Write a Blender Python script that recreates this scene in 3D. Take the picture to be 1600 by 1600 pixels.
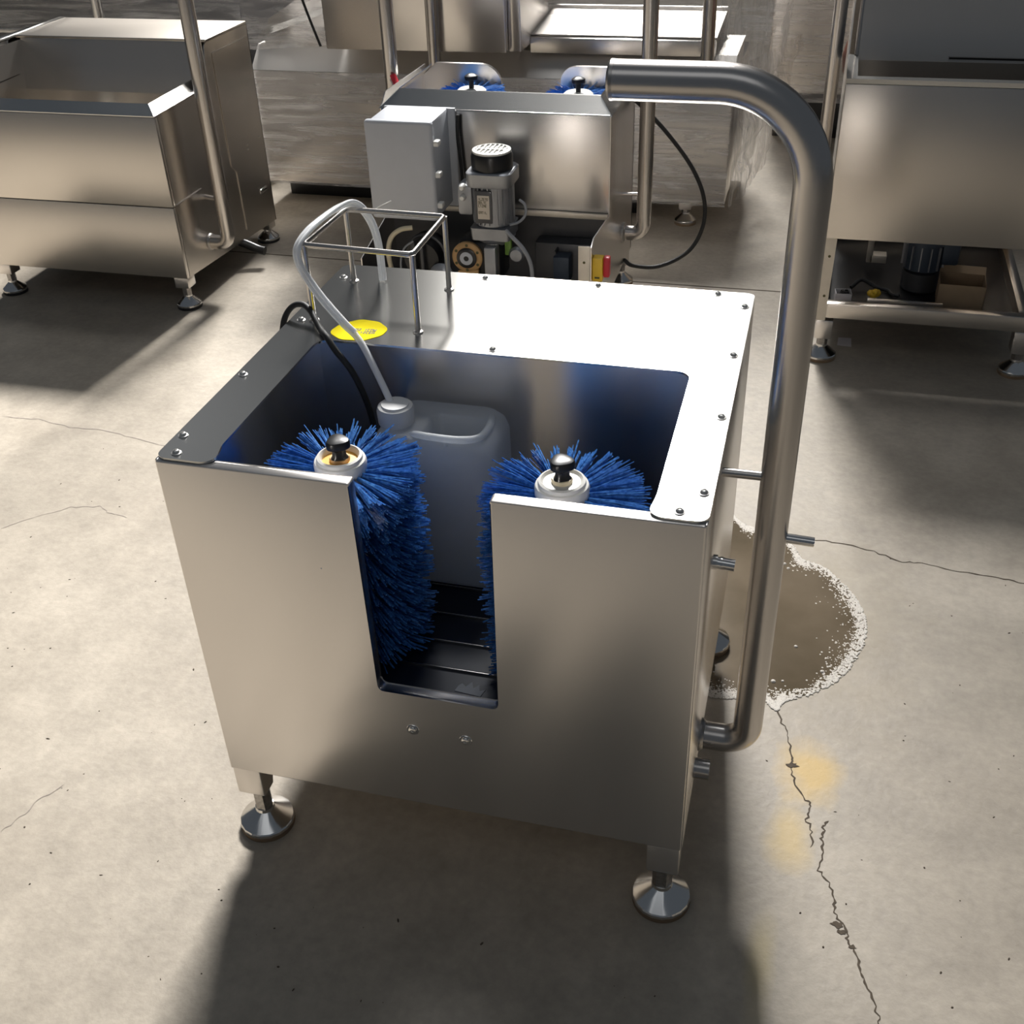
import bpy, bmesh, math, random
from mathutils import Vector, Matrix, noise
random.seed(7)
S = bpy.context.scene
for o in list(bpy.data.objects): bpy.data.objects.remove(o)
COL = S.collection
PI = math.pi

# ------------------------------------------------------------------ camera
cam = bpy.data.cameras.new('camera'); co = bpy.data.objects.new('camera', cam); COL.objects.link(co)
cam.sensor_width = 36; cam.sensor_height = 36; cam.lens = 1746.576/1600*36
cam.clip_start = .02; cam.clip_end = 100
r = Vector((0.96663356, 0.25414290, -0.03210832)); d = Vector((0.11768281, -0.55190794, -0.82555944)); f = Vector((-0.22753090, 0.79423486, -0.56340098))
M = Matrix((r, -d, -f)).transposed().to_4x4(); M.translation = Vector((0.82617876, -1.12192021, 1.54418134))
co.matrix_world = M
S.camera = co
# ------------------------------------------------------------------ world, daylight, added fill lamps, exposure
w = bpy.data.worlds.new('world'); S.world = w; w.use_nodes = True
bg = w.node_tree.nodes['Background']; bg.inputs[0].default_value = (.80, .92, 1.08, 1); bg.inputs[1].default_value = .082
def area(name, loc, target, sx, sy, power, col, spread=180):
    l = bpy.data.lights.new(name, 'AREA'); l.shape = 'RECTANGLE'; l.size = sx; l.size_y = sy; l.energy = power; l.color = col; l.spread = math.radians(spread)
    o = bpy.data.objects.new(name, l); COL.objects.link(o); o.location = loc
    o.rotation_euler = (Vector(target)-Vector(loc)).to_track_quat('-Z', 'Y').to_euler()
    return o
area('high_window_daylight', (-1.9, 11.1, 9.0), (-2.3, .8, 0), 3.0, 2.0, 465, (1, .975, .945), 41)
area('window_band_daylight', (-1.4, 11.1, 5.4), (.2, .6, 0), 2.4, 1.6, 150, (1, .97, .93))
area('tub_fill', (-.6, 5.3, 9.8), (.2, .6, 0), 2.5, 1.5, 130, (.97, .98, 1))  # fill lamp added overhead to lift the jerrycan and tub
area('left_rim_fill', (-6.6, 11.1, 7.6), (0, .6, .5), 4.6, 2.6, 17, (.97, .98, 1))  # unseen lamp added at left rear to brighten the plate's left rim
area('bevel_rim_fill', (.3, -3.2, 6.0), (.3, .6, 0), 5, 2.2, 16, (.96, .98, 1))  # lamp added high behind the camera so sloped rims reflect paler grey
S.view_settings.view_transform = 'Standard'; S.view_settings.look = 'None'
S.view_settings.exposure = 0.0; S.view_settings.gamma = 1.0; S.view_settings.use_curve_mapping = False

# ------------------------------------------------------------------ materials
def newmat(name):
    m = bpy.data.materials.new(name); m.use_nodes = True
    nt = m.node_tree; b = nt.nodes['Principled BSDF']
    return m, nt, b
def N(nt, t, **kw):
    n = nt.nodes.new(t)
    for k, v in kw.items():
        if k in n.inputs: n.inputs[k].default_value = v
        else: setattr(n, k, v)
    return n
def plain(name, col, rough=.5, metal=0, spec=.5, noise_amt=.08, scale=30, **kw):
    m, nt, b = newmat(name); L = nt.links.new
    tc = N(nt, 'ShaderNodeTexCoord'); nz = N(nt, 'ShaderNodeTexNoise', Scale=scale, Detail=4.0)
    L(tc.outputs['Object'], nz.inputs['Vector'])
    mx = N(nt, 'ShaderNodeMix', data_type='RGBA')
    lo = [c*(1-noise_amt*1.5) for c in col]; hi = [min(1, c*(1+noise_amt*1.5)) for c in col]
    mx.inputs[6].default_value = (*lo, 1); mx.inputs[7].default_value = (*hi, 1)
    L(nz.outputs['Fac'], mx.inputs[0]); L(mx.outputs[2], b.inputs['Base Color'])
    b.inputs['Roughness'].default_value = rough; b.inputs['Metallic'].default_value = metal
    b.inputs['Specular IOR Level'].default_value = spec
    for k, v in kw.items(): b.inputs[k].default_value = v
    return m
def steel(name, base=(.60, .575, .54), rough=.30, aniso=.75, T=(0, .12, 1), streak=.006, vary=.02):
    m, nt, b = newmat(name); L = nt.links.new
    tc = N(nt, 'ShaderNodeTexCoord'); mp = N(nt, 'ShaderNodeMapping'); mp.inputs['Scale'].default_value = (2, 160, 160)
    L(tc.outputs['Object'], mp.inputs[0])
    nz = N(nt, 'ShaderNodeTexNoise', Scale=3.0, Detail=3.0); L(mp.outputs[0], nz.inputs['Vector'])
    mr = N(nt, 'ShaderNodeMapRange'); mr.inputs[3].default_value = rough-streak; mr.inputs[4].default_value = rough+streak
    L(nz.outputs['Fac'], mr.inputs[0]); L(mr.outputs[0], b.inputs['Roughness'])
    n2 = N(nt, 'ShaderNodeTexNoise', Scale=2.5, Detail=3.0); L(tc.outputs['Object'], n2.inputs['Vector'])
    mx = N(nt, 'ShaderNodeMix', data_type='RGBA')
    mx.inputs[6].default_value = (*[c*(1-vary) for c in base], 1); mx.inputs[7].default_value = (*[c*(1+vary) for c in base], 1)
    L(n2.outputs['Fac'], mx.inputs[0]); L(mx.outputs[2], b.inputs['Base Color'])
    b.inputs['Metallic'].default_value = 1
    if aniso:
        b.inputs['Anisotropic'].default_value = aniso
        cv = N(nt, 'ShaderNodeCombineXYZ', X=T[0], Y=T[1], Z=T[2]); L(cv.outputs[0], b.inputs['Tangent'])
    return m
STEEL = steel('brushed_steel', base=(.80, .765, .73), rough=.27, aniso=.7)
STEELB = steel('darker_brushed_steel', base=(.64, .60, .55), rough=.27, aniso=.7)  # same brushed steel, darker base to tone down the side washers
SHEET = steel('matt_steel_sheet', base=(.66, .63, .59), rough=.52, aniso=0)
PLATE = steel('top_plate_steel', base=(.66, .65, .62), rough=.23, aniso=.88)
SATIN = steel('satin_tube_steel', base=(.58, .55, .52), rough=.26, aniso=0, streak=.01)
POLISH = steel('polished_steel', base=(.76, .75, .73), rough=.17, aniso=0, streak=.01)
CABTOP = steel('cabinet_top_steel', base=(.50, .46, .41), rough=.36, aniso=0)
BOLTM = plain('bolt_zinc', (.62, .61, .59), .34, .85)
DARKSHEET = plain('dark_blue_floor_sheet', (.010, .015, .030), .38)
WELD = plain('weld_steel', (.42, .40, .38), .35, 1, noise_amt=.35, scale=150)
DARKSTEEL = plain('dark_steel', (.10, .10, .105), .45, .6)
BLACK = plain('black_plastic', (.012, .012, .013), .32, 0)
RUBBER = plain('black_rubber', (.018, .018, .018), .6)
PAD = plain('tan_rubber_pad', (.22, .15, .09), .7)
WHITEP = plain('white_plastic', (.80, .79, .75), .35)
CREAM = plain('cream_plastic', (.78, .68, .48), .45)
AMBER = plain('sun_tinted_plastic', (.85, .47, .06), .4)  # orange of sunlit translucent plastic put into the disc colour
GREYBOX = plain('grey_enclosure_plastic', (.56, .58, .62), .42, noise_amt=.02)
ALU = plain('cast_aluminium', (.36, .37, .39), .42, .7)
GREYCABLE = plain('grey_cable', (.33, .34, .36), .5)
CREAMSTEEL = plain('folded_steel_edge', (.70, .64, .55), .4, .55)
BRASS = plain('ochre_casting', (.52, .32, .14), .5, .2)
YELLOW = plain('yellow_label', (.80, .66, .01), .8, spec=.05, noise_amt=.02)
YELLOWP = plain('yellow_plastic', (.85, .55, .04), .4)
REDP = plain('red_plastic', (.65, .03, .05), .4)
INK = plain('ink', (.10, .09, .03), .6)
BROWN = plain('brown_leatherette', (.17, .055, .03), .42)
CARD = plain('cardboard', (.33, .235, .145), .8)
PAPER = plain('paper', (.62, .59, .60), .8)
BLUEMOTOR = plain('blue_grey_motor', (.035, .05, .075), .45, .2)
PLASTER = plain('dull_plaster', (.16, .16, .155), .85, scale=3)
FRAMEP = plain('window_frame_paint', (.30, .31, .32), .5)
PANE = plain('window_glass', (.5, .55, .6), .1)
GREENLAMP = plain('green_plastic', (.16, .30, .05), .45)
FOAM = plain('dried_foam', (.66, .62, .56), .7, noise_amt=.3, scale=350)
CRACK = plain('crack_dark', (.085, .065, .045), .9, noise_amt=.4, scale=90)
FAINTCRACK = plain('crack_faint', (.30, .26, .225), .9, noise_amt=.3, scale=90)
LABELP = plain('name_plate_print', (.70, .62, .52), .5, noise_amt=.02)
CAP = None

def bristle_mat():
    m, nt, b = newmat('blue_bristle'); L = nt.links.new
    tc = N(nt, 'ShaderNodeTexCoord'); nz = N(nt, 'ShaderNodeTexNoise', Scale=160.0, Detail=2.0); L(tc.outputs['Object'], nz.inputs['Vector'])
    cr = N(nt, 'ShaderNodeValToRGB'); e = cr.color_ramp.elements
    e[0].position = .3; e[0].color = (.022, .13, .46, 1); e[1].position = .7; e[1].color = (.12, .38, .85, 1)
    L(nz.outputs['Fac'], cr.inputs[0]); L(cr.outputs[0], b.inputs['Base Color'])
    b.inputs['Roughness'].default_value = .25; b.inputs['Specular IOR Level'].default_value = .8
    tr = N(nt, 'ShaderNodeBsdfTranslucent'); L(cr.outputs[0], tr.inputs[0])
    mx = N(nt, 'ShaderNodeMixShader'); mx.inputs[0].default_value = .3
    out = nt.nodes['Material Output']; L(b.outputs[0], mx.inputs[1]); L(tr.outputs[0], mx.inputs[2]); L(mx.outputs[0], out.inputs[0])
    return m
BRISTLE = bristle_mat()
def milky(name, col, fac=.4, rough=.38):
    m, nt, b = newmat(name); L = nt.links.new
    b.inputs['Base Color'].default_value = (*col, 1); b.inputs['Roughness'].default_value = rough
    tr = N(nt, 'ShaderNodeBsdfTranslucent'); tr.inputs[0].default_value = (*col, 1)
    mx = N(nt, 'ShaderNodeMixShader'); mx.inputs[0].default_value = fac
    out = nt.nodes['Material Output']; L(b.outputs[0], mx.inputs[1]); L(tr.outputs[0], mx.inputs[2]); L(mx.outputs[0], out.inputs[0])
    return m
MILKY = milky('milky_canister', (.93, .95, .97), .5)
CAPM = milky('milky_cap', (.80, .80, .80), .3, .3)
def clear(name, col=(.95, .96, .97), tfac=.55, rough=.12):
    m, nt, b = newmat(name); L = nt.links.new
    b.inputs['Base Color'].default_value = (*col, 1); b.inputs['Roughness'].default_value = rough
    tr = N(nt, 'ShaderNodeBsdfTransparent'); tr.inputs[0].default_value = (.96, .97, .98, 1)
    mx = N(nt, 'ShaderNodeMixShader'); mx.inputs[0].default_value = tfac
    out = nt.nodes['Material Output']; L(b.outputs[0], mx.inputs[1]); L(tr.outputs[0], mx.inputs[2]); L(mx.outputs[0], out.inputs[0])
    return m
HOSE = clear('clear_hose', tfac=.28, rough=.07)
def film(name, lo=.10, hi=.5, sc=(1.2, 1.2, 14), col=(.80, .78, .76)):
    m, nt, b = newmat(name); L = nt.links.new
    tc = N(nt, 'ShaderNodeTexCoord'); mp = N(nt, 'ShaderNodeMapping'); mp.inputs['Scale'].default_value = sc
    L(tc.outputs['Object'], mp.inputs[0])
    nz = N(nt, 'ShaderNodeTexNoise', Scale=2.6, Detail=6.0, Roughness=.62, Distortion=.6); L(mp.outputs[0], nz.inputs['Vector'])
    mr = N(nt, 'ShaderNodeMapRange'); mr.inputs[1].default_value = .38; mr.inputs[2].default_value = .72
    mr.inputs[3].default_value = lo; mr.inputs[4].default_value = hi; L(nz.outputs['Fac'], mr.inputs[0])
    bp = N(nt, 'ShaderNodeBump', Strength=.7, Distance=.02); L(nz.outputs['Fac'], bp.inputs['Height']); L(bp.outputs[0], b.inputs['Normal'])
    b.inputs['Base Color'].default_value = (*col, 1); b.inputs['Roughness'].default_value = .16; b.inputs['Specular IOR Level'].default_value = .9
    tr = N(nt, 'ShaderNodeBsdfTransparent')
    mx = N(nt, 'ShaderNodeMixShader'); L(mr.outputs[0], mx.inputs[0])
    out = nt.nodes['Material Output']; L(tr.outputs[0], mx.inputs[1]); L(b.outputs[0], mx.inputs[2]); L(mx.outputs[0], out.inputs[0])
    return m
FILM = film('stretch_film', .10, .62); FILMV = film('stretch_film_vertical', .12, .65, (9, 9, 1.3))
def floor_mat():
    m, nt, b = newmat('worn_concrete'); L = nt.links.new
    g = N(nt, 'ShaderNodeNewGeometry')
    n1 = N(nt, 'ShaderNodeTexNoise', Scale=1.7, Detail=7.0, Roughness=.6, Distortion=.4); L(g.outputs['Position'], n1.inputs['Vector'])
    n2 = N(nt, 'ShaderNodeTexNoise', Scale=9.0, Detail=8.0, Roughness=.65); L(g.outputs['Position'], n2.inputs['Vector'])
    n3 = N(nt, 'ShaderNodeTexNoise', Scale=55.0, Detail=5.0, Roughness=.6); L(g.outputs['Position'], n3.inputs['Vector'])
    cr = N(nt, 'ShaderNodeValToRGB'); e = cr.color_ramp.elements
    e[0].position = .30; e[0].color = (.35, .305, .245, 1); e[1].position = .72; e[1].color = (.475, .422, .347, 1)
    L(n1.outputs['Fac'], cr.inputs[0])
    def mul(a_out, fac_out, lo, hi, p0=.3, p1=.7):
        mr = N(nt, 'ShaderNodeMapRange'); mr.inputs[1].default_value = p0; mr.inputs[2].default_value = p1
        mr.inputs[3].default_value = lo; mr.inputs[4].default_value = hi; L(fac_out, mr.inputs[0])
        mx = N(nt, 'ShaderNodeMix', data_type='RGBA', blend_type='MULTIPLY'); mx.inputs[0].default_value = 1
        L(a_out, mx.inputs[6]); L(mr.outputs[0], mx.inputs[7]); return mx.outputs[2]
    c = mul(cr.outputs[0], n2.outputs['Fac'], .82, 1.08)
    c = mul(c, n3.outputs['Fac'], .90, 1.06)
    # small dark grit specks and pits
    v = N(nt, 'ShaderNodeTexVoronoi', Scale=16.0); L(g.outputs['Position'], v.inputs['Vector'])
    n4 = N(nt, 'ShaderNodeTexNoise', Scale=6.0); L(g.outputs['Position'], n4.inputs['Vector'])
    sub = N(nt, 'ShaderNodeMath', operation='MULTIPLY'); L(v.outputs['Distance'], sub.inputs[0])
    inv = N(nt, 'ShaderNodeMapRange'); inv.inputs[1].default_value = .35; inv.inputs[2].default_value = .75; inv.inputs[3].default_value = 4.0; inv.inputs[4].default_value = .8
    L(n4.outputs['Fac'], inv.inputs[0]); L(inv.outputs[0], sub.inputs[1])
    c = mul(c, sub.outputs[0], .42, 1.0, .028, .06)
    # old yellow paint stain beside the long crack
    def stain(c, cx, cy, sx, sy, col, amt):
        mp = N(nt, 'ShaderNodeVectorMath', operation='SUBTRACT'); mp.inputs[1].default_value = (cx, cy, 0); L(g.outputs['Position'], mp.inputs[0])
        nn = N(nt, 'ShaderNodeTexNoise', Scale=14.0, Detail=5.0); L(g.outputs['Position'], nn.inputs['Vector'])
        sc = N(nt, 'ShaderNodeVectorMath', operation='MULTIPLY'); sc.inputs[1].default_value = (1/sx, 1/sy, 0); L(mp.outputs[0], sc.inputs[0])
        ln = N(nt, 'ShaderNodeVectorMath', operation='LENGTH'); L(sc.outputs[0], ln.inputs[0])
        ad = N(nt, 'ShaderNodeMath', operation='ADD'); L(ln.outputs['Value'], ad.inputs[0]); L(nn.outputs['Fac'], ad.inputs[1])
        mr = N(nt, 'ShaderNodeMapRange'); mr.inputs[1].default_value = .75; mr.inputs[2].default_value = 1.45; mr.inputs[3].default_value = amt; mr.inputs[4].default_value = 0
        L(ad.outputs[0], mr.inputs[0])
        mx = N(nt, 'ShaderNodeMix', data_type='RGBA'); L(mr.outputs[0], mx.inputs[0]); L(c, mx.inputs[6]); mx.inputs[7].default_value = (*col, 1)
        return mx.outputs[2]
    c = stain(c, .945, .36, .07, .10, (.60, .42, .16), .9)
    c = stain(c, .915, .20, .05, .10, (.58, .43, .19), .75)
    c = stain(c, .885, -.05, .03, .14, (.52, .42, .20), .5)
    c = stain(c, .93, .80, .26, .42, (.30, .25, .17), .55)
    L(c, b.inputs['Base Color'])
    rr = N(nt, 'ShaderNodeMapRange'); rr.inputs[3].default_value = .42; rr.inputs[4].default_value = .62; L(n2.outputs['Fac'], rr.inputs[0]); L(rr.outputs[0], b.inputs['Roughness'])
    b.inputs['Specular IOR Level'].default_value = .35
    bp = N(nt, 'ShaderNodeBump', Strength=.25, Distance=.004); L(n3.outputs['Fac'], bp.inputs['Height']); L(bp.outputs[0], b.inputs['Normal'])
    return m
FLOOR = floor_mat()
def water_mat():
    m, nt, b = newmat('dirty_water'); L = nt.links.new
    g = N(nt, 'ShaderNodeNewGeometry'); n1 = N(nt, 'ShaderNodeTexNoise', Scale=6.0, Detail=5.0); L(g.outputs['Position'], n1.inputs['Vector'])
    cr = N(nt, 'ShaderNodeValToRGB'); e = cr.color_ramp.elements
    e[0].position = .3; e[0].color = (.10, .078, .05, 1); e[1].position = .7; e[1].color = (.165, .13, .09, 1)
    L(n1.outputs['Fac'], cr.inputs[0]); L(cr.outputs[0], b.inputs['Base Color'])
    b.inputs['Roughness'].default_value = .08; b.inputs['Specular IOR Level'].default_value = .5
    return m
WATER = water_mat()

# ------------------------------------------------------------------ mesh helpers
class B:
    """collects shapes into one mesh"""
    def __init__(s): s.bm = bmesh.new()
    def box(s, x0, x1, y0, y1, z0, z1, bev=0.0, seg=2):
        vs = [s.bm.verts.new(v) for v in ((x0,y0,z0),(x1,y0,z0),(x1,y1,z0),(x0,y1,z0),(x0,y0,z1),(x1,y0,z1),(x1,y1,z1),(x0,y1,z1))]
        fs = [s.bm.faces.new([vs[i] for i in q]) for q in ((3,2,1,0),(4,5,6,7),(0,1,5,4),(1,2,6,5),(2,3,7,6),(3,0,4,7))]
        if bev > 0:
            es = list({e for f_ in fs for e in f_.edges})
            bmesh.ops.bevel(s.bm, geom=es, offset=bev, segments=seg, profile=.5, affect='EDGES')
        return s
    def poly(s, pts, vec):
        """closed polygon (3-D points) extruded by vec; concave allowed"""
        vec = Vector(vec); a = [s.bm.verts.new(p) for p in pts]; b2 = [s.bm.verts.new(Vector(p)+vec) for p in pts]
        n = len(pts)
        s.bm.faces.new(a); s.bm.faces.new(b2[::-1])
        for i in range(n): s.bm.faces.new((a[i], b2[i], b2[(i+1) % n], a[(i+1) % n]))
        return s
    def quad(s, *pts):
        s.bm.faces.new([s.bm.verts.new(p) for p in pts]); return s
    def lathe(s, prof, c=(0,0,0), axis='Z', seg=32, lobes=0, lobe_amt=0.0, cap=True):
        rings = []
        for (rr, z) in prof:
            ring = []
            for i in range(seg):
                a = 2*PI*i/seg; q = rr*(1+(lobe_amt*math.cos(lobes*a) if lobes else 0))
                x, y = q*math.cos(a), q*math.sin(a)
                if axis == 'Z': p = (x, y, z)
                elif axis == 'Y': p = (x, z, -y)
                else: p = (z, x, y)
                ring.append(s.bm.verts.new(Vector(p)+Vector(c)))
            rings.append(ring)
        for k in range(len(rings)-1):
            for i in range(seg):
                j = (i+1) % seg
                s.bm.faces.new((rings[k][i], rings[k][j], rings[k+1][j], rings[k+1][i]))
        if cap:
            s.bm.faces.new(rings[0][::-1]); s.bm.faces.new(rings[-1])
        return s
    def tube(s, pts, rad, seg=12, closed=False, cap=True, flat=1.0):
        P = [Vector(p) for p in pts]; n = len(P)
        T = []
        for i in range(n):
            if closed: t = P[(i+1) % n]-P[i-1]
            else: t = P[min(i+1, n-1)]-P[max(i-1, 0)]
            T.append(t.normalized())
        up = Vector((0,0,1)) if abs(T[0].z) < .9 else Vector((1,0,0))
        nv = T[0].cross(up).normalized(); rings = []
        for i in range(n):
            nv = (nv-T[i]*nv.dot(T[i])).normalized(); bv = T[i].cross(nv)
            rr = rad[i] if isinstance(rad, (list, tuple)) else rad
            rings.append([s.bm.verts.new(P[i]+nv*rr*math.cos(2*PI*k/seg)+bv*rr*flat*math.sin(2*PI*k/seg)) for k in range(seg)])
        for i in range(n if closed else n-1):
            a, b2 = rings[i], rings[(i+1) % n]
            for k in range(seg):
                j = (k+1) % seg; s.bm.faces.new((a[k], a[j], b2[j], b2[k]))
        if cap and not closed: s.bm.faces.new(rings[0][::-1]); s.bm.faces.new(rings[-1])
        return s
    def rings(s, rings, cap0=True, cap1=True):
        R = [[s.bm.verts.new(p) for p in ring] for ring in rings]; n = len(R[0])
        for a, b2 in zip(R, R[1:]):
            for i in range(n):
                j = (i+1) % n; s.bm.faces.new((a[i], a[j], b2[j], b2[i]))
        if cap0: s.bm.faces.new(R[0][::-1])
        if cap1: s.bm.faces.new(R[-1])
        return s
def wl(o):
    v = Vector(o.location)
    while o.parent: o = o.parent; v += Vector(o.location)
    return v
def mk(name, b, mat, parent=None, loc=None, smooth=40, recalc=True):
    bm = b.bm
    if recalc: bmesh.ops.recalc_face_normals(bm, faces=bm.faces)
    base = wl(parent) if parent else Vector((0,0,0))
    me = bpy.data.meshes.new(name)
    if loc is None:
        bmesh.ops.translate(bm, verts=bm.verts, vec=-base)
    bm.to_mesh(me); bm.free()
    me.materials.append(mat)
    o = bpy.data.objects.new(name, me); COL.objects.link(o)
    if loc is not None: o.location = Vector(loc)-base
    if parent: o.parent = parent
    if smooth:
        me.polygons.foreach_set('use_smooth', [True]*len(me.polygons))
        me.set_sharp_from_angle(angle=math.radians(smooth))
    return o
def again(src, loc, parent, label=None):
    o = src.copy(); COL.objects.link(o); o.parent = parent; o.location = Vector(loc)-wl(parent)
    return o
def copytree(o, parent=None, delta=None):
    c = o.copy(); COL.objects.link(c); c.parent = parent
    if delta: c.location = Vector(o.location)+Vector(delta)
    for ch in list(o.children): copytree(ch, c)
    return c
def thing(name, label, cat, loc, group=None):
    o = bpy.data.objects.new(name, None); COL.objects.link(o); o.location = loc; o.empty_display_size = .05
    tag(o, label, cat, group); return o
def tag(o, label, cat, group=None):
    o['label'] = label; o['category'] = cat
    if group: o['group'] = group
    return o
def struct(o): o['kind'] = 'structure'; return o
def fillet(pts, rad, n=8, closed=False):
    P = [Vector(p) for p in pts]; out = []; m = len(P)
    R = rad if isinstance(rad, (list, tuple)) else [rad]*m
    for i in range(m):
        if not closed and i in (0, m-1): out.append(P[i]); continue
        a = (P[i-1]-P[i]); c = (P[(i+1) % m]-P[i]); q = R[i]
        if q <= 0: out.append(P[i]); continue
        la, lc = a.length, c.length; a.normalize(); c.normalize()
        ang = a.angle(c); t = min(q/math.tan(ang/2), la*.49, lc*.49)
        p0 = P[i]+a*t; p1 = P[i]+c*t; rr = t*math.tan(ang/2)
        bis = (a+c).normalized(); cen = P[i]+bis*(rr/math.sin(ang/2))
        v0 = p0-cen; v1 = p1-cen; tot = v0.angle(v1); ax = v0.cross(v1).normalized()
        for k in range(n+1): out.append(cen+Matrix.Rotation(tot*k/n, 3, ax) @ v0)
    return out
def spline(pts, n=8):
    P = [Vector(p) for p in pts]; P = [2*P[0]-P[1]]+P+[2*P[-1]-P[-2]]; out = []
    for i in range(1, len(P)-2):
        for k in range(n):
            t = k/n; a, b2, c, d2 = P[i-1], P[i], P[i+1], P[i+2]
            out.append(.5*((2*b2)+(-a+c)*t+(2*a-5*b2+4*c-d2)*t*t+(-a+3*b2-3*c+d2)*t**3))
    out.append(P[-2]); return out
def rrect(cx, cy, hx, hy, rad, z, n=6):
    out = []
    for (sx, sy, a0) in ((1,1,0),(-1,1,90),(-1,-1,180),(1,-1,270)):
        for k in range(n+1):
            a = math.radians(a0+90*k/n)
            out.append((cx+sx*(hx-rad)+rad*math.cos(a), cy+sy*(hy-rad)+rad*math.sin(a), z))
    return out

# ------------------------------------------------------------------ setting
b = B(); b.box(-9, 9, -4, 11.4, -.12, 0)
floor = struct(mk('floor', b, FLOOR, smooth=0))
b = B(); b.box(-9, 9, 11.4, 11.6, -.12, 11)
struct(mk('wall_back', b, PLASTER, smooth=0))
def window(name, x0, x1, z0, z1):
    b = B(); t = .07
    for q in ((x0-t, x0, z0-t, z1+t), (x1, x1+t, z0-t, z1+t), (x0, x1, z0-t, z0), (x0, x1, z1, z1+t)): b.box(q[0], q[1], 11.22, 11.40, q[2], q[3], .008)
    o = struct(mk(name, b, FRAMEP)); b = B(); b.box(x0, x1, 11.37, 11.39, z0, z1); mk('pane', b, PANE, o, smooth=0)
window('window_1', -2.95, -.85, 8.1, 9.9)
window('added_window_3', -8.8, -4.4, 6.2, 9.0)  # frame added around the invented left rear lamp
window('window_2', -2.65, -.15, 4.55, 6.25)

def strip(name, pts, wid, mat, parent, z=.0006, jitter=.35, sub=5):
    """a crack: an irregular dark ribbon that lies in the floor surface"""
    b = B(); P = [Vector((p[0], p[1], 0)) for p in pts]; Q = []
    for a, c in zip(P, P[1:]):
        nrm = (c-a).normalized(); nrm = Vector((-nrm.y, nrm.x, 0))
        for k in range(sub): Q.append(a.lerp(c, k/sub)+nrm*random.uniform(-.0035, .0035))
    Q.append(P[-1]); L_, R_ = [], []
    for i, q in enumerate(Q):
        t = (Q[min(i+1, len(Q)-1)]-Q[max(0, i-1)]).normalized(); nrm = Vector((-t.y, t.x, 0))
        ww = .75*wid*random.uniform(1-jitter*1.6, 1+jitter*1.6)
        if i in (0, len(Q)-1): ww = wid*.1
        L_.append(b.bm.verts.new(q+nrm*ww+Vector((0,0,z)))); R_.append(b.bm.verts.new(q-nrm*ww+Vector((0,0,z))))
    for i in range(len(Q)-1): b.bm.faces.new((L_[i], R_[i], R_[i+1], L_[i+1]))
    return mk(name, b, mat, parent, smooth=0)
strip('crack', [(.80,1.11),(.848,1.105),(.907,1.091),(.976,1.091),(1.055,1.072),(1.117,1.046),(1.159,1.05),(1.24,1.036),(1.32,1.03),(1.371,1.02),(1.5,1.0)], .0018, CRACK, floor)
strip('crack', [(.835,.56),(.843,.544),(.873,.509),(.89,.466),(.90,.438),(.912,.388),(.911,.368),(.915,.333),(.939,.293),(.949,.278),(.941,.25),(.952,.224),(.950,.19)], .0016, CRACK, floor)
strip('crack', [(.975,.255),(.971,.237),(.966,.213),(.973,.185),(.965,.146),(.981,.124),(.993,.089),(.995,.064),(1.011,.042),(1.014,.022),(1.025,.001),(1.033,-.03),(1.043,-.055),(1.055,-.089),(1.061,-.108),(1.08,-.16)], .0019, CRACK, floor)
strip('crack', [(-1.373,1.222),(-1.249,1.228),(-1.129,1.204),(-1.03,1.21),(-.926,1.188),(-.832,1.172),(-.70,1.16)], .0016, FAINTCRACK, floor)
strip('crack', [(-1.014,.721),(-.973,.767),(-.894,.842),(-.825,.862),(-.789,.843),(-.723,.829)], .0012, FAINTCRACK, floor)
strip('crack', [(-.426,-.099),(-.406,-.054),(-.403,-.02),(-.378,.024)], .0012, FAINTCRACK, floor)
for (x, y, q) in ((.911,.370,.011), (.998,.047,.011), (1.004,.035,.008), (1.02,.012,.007)):
    b = B(); n = 14; ring = [b.bm.verts.new((x+q*random.uniform(.5,1.2)*math.cos(2*PI*i/n), y+.6*q*random.uniform(.5,1.2)*math.sin(2*PI*i/n), .0008)) for i in range(n)]
    b.bm.faces.new(ring); mk('chipped_pit', b, CRACK, floor, smooth=0)
for (x0, y0, x1, y1) in ((-4, 2.56, -.3, 2.525), (-.3, 2.515, 4, 2.545)):
    b = B(); b.box(0, 1, 0, 1, 0, 1)
    for v in b.bm.verts:
        t = v.co.x; v.co = Vector((x0+(x1-x0)*t, y0+(y1-y0)*t+(v.co.y-.5)*.007, .0005 if v.co.z > .5 else -.004))
    mk('expansion_joint', b, CRACK, floor, smooth=0)
# grit on the floor: tiny chips
b = B()
for k in range(320):
    x = random.uniform(-1.0, 1.6); y = random.uniform(-.5, 1.2)
    if (-.06 < x < .82 and -.08 < y < .8) or (.5 < x < 1.06 and .45 < y < 1.2): continue
    q = random.uniform(.0006, .0020); a = random.uniform(0, PI); e = random.uniform(1, 2.6)
    vs = []
    for i in range(5):
        t = 2*PI*i/5; px, py = q*e*math.cos(t), q*math.sin(t)
        vs.append(b.bm.verts.new((x+px*math.cos(a)-py*math.sin(a), y+px*math.sin(a)+py*math.cos(a), .0002)))
    top = b.bm.verts.new((x, y, q*.8))
    for i in range(5): b.bm.faces.new((vs[i], vs[(i+1) % 5], top))
o = mk('floor_grit', b, CRACK, smooth=0); o['kind'] = 'stuff'; tag(o, 'tiny dark crumbs of grit scattered over the concrete floor', 'grit')

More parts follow.
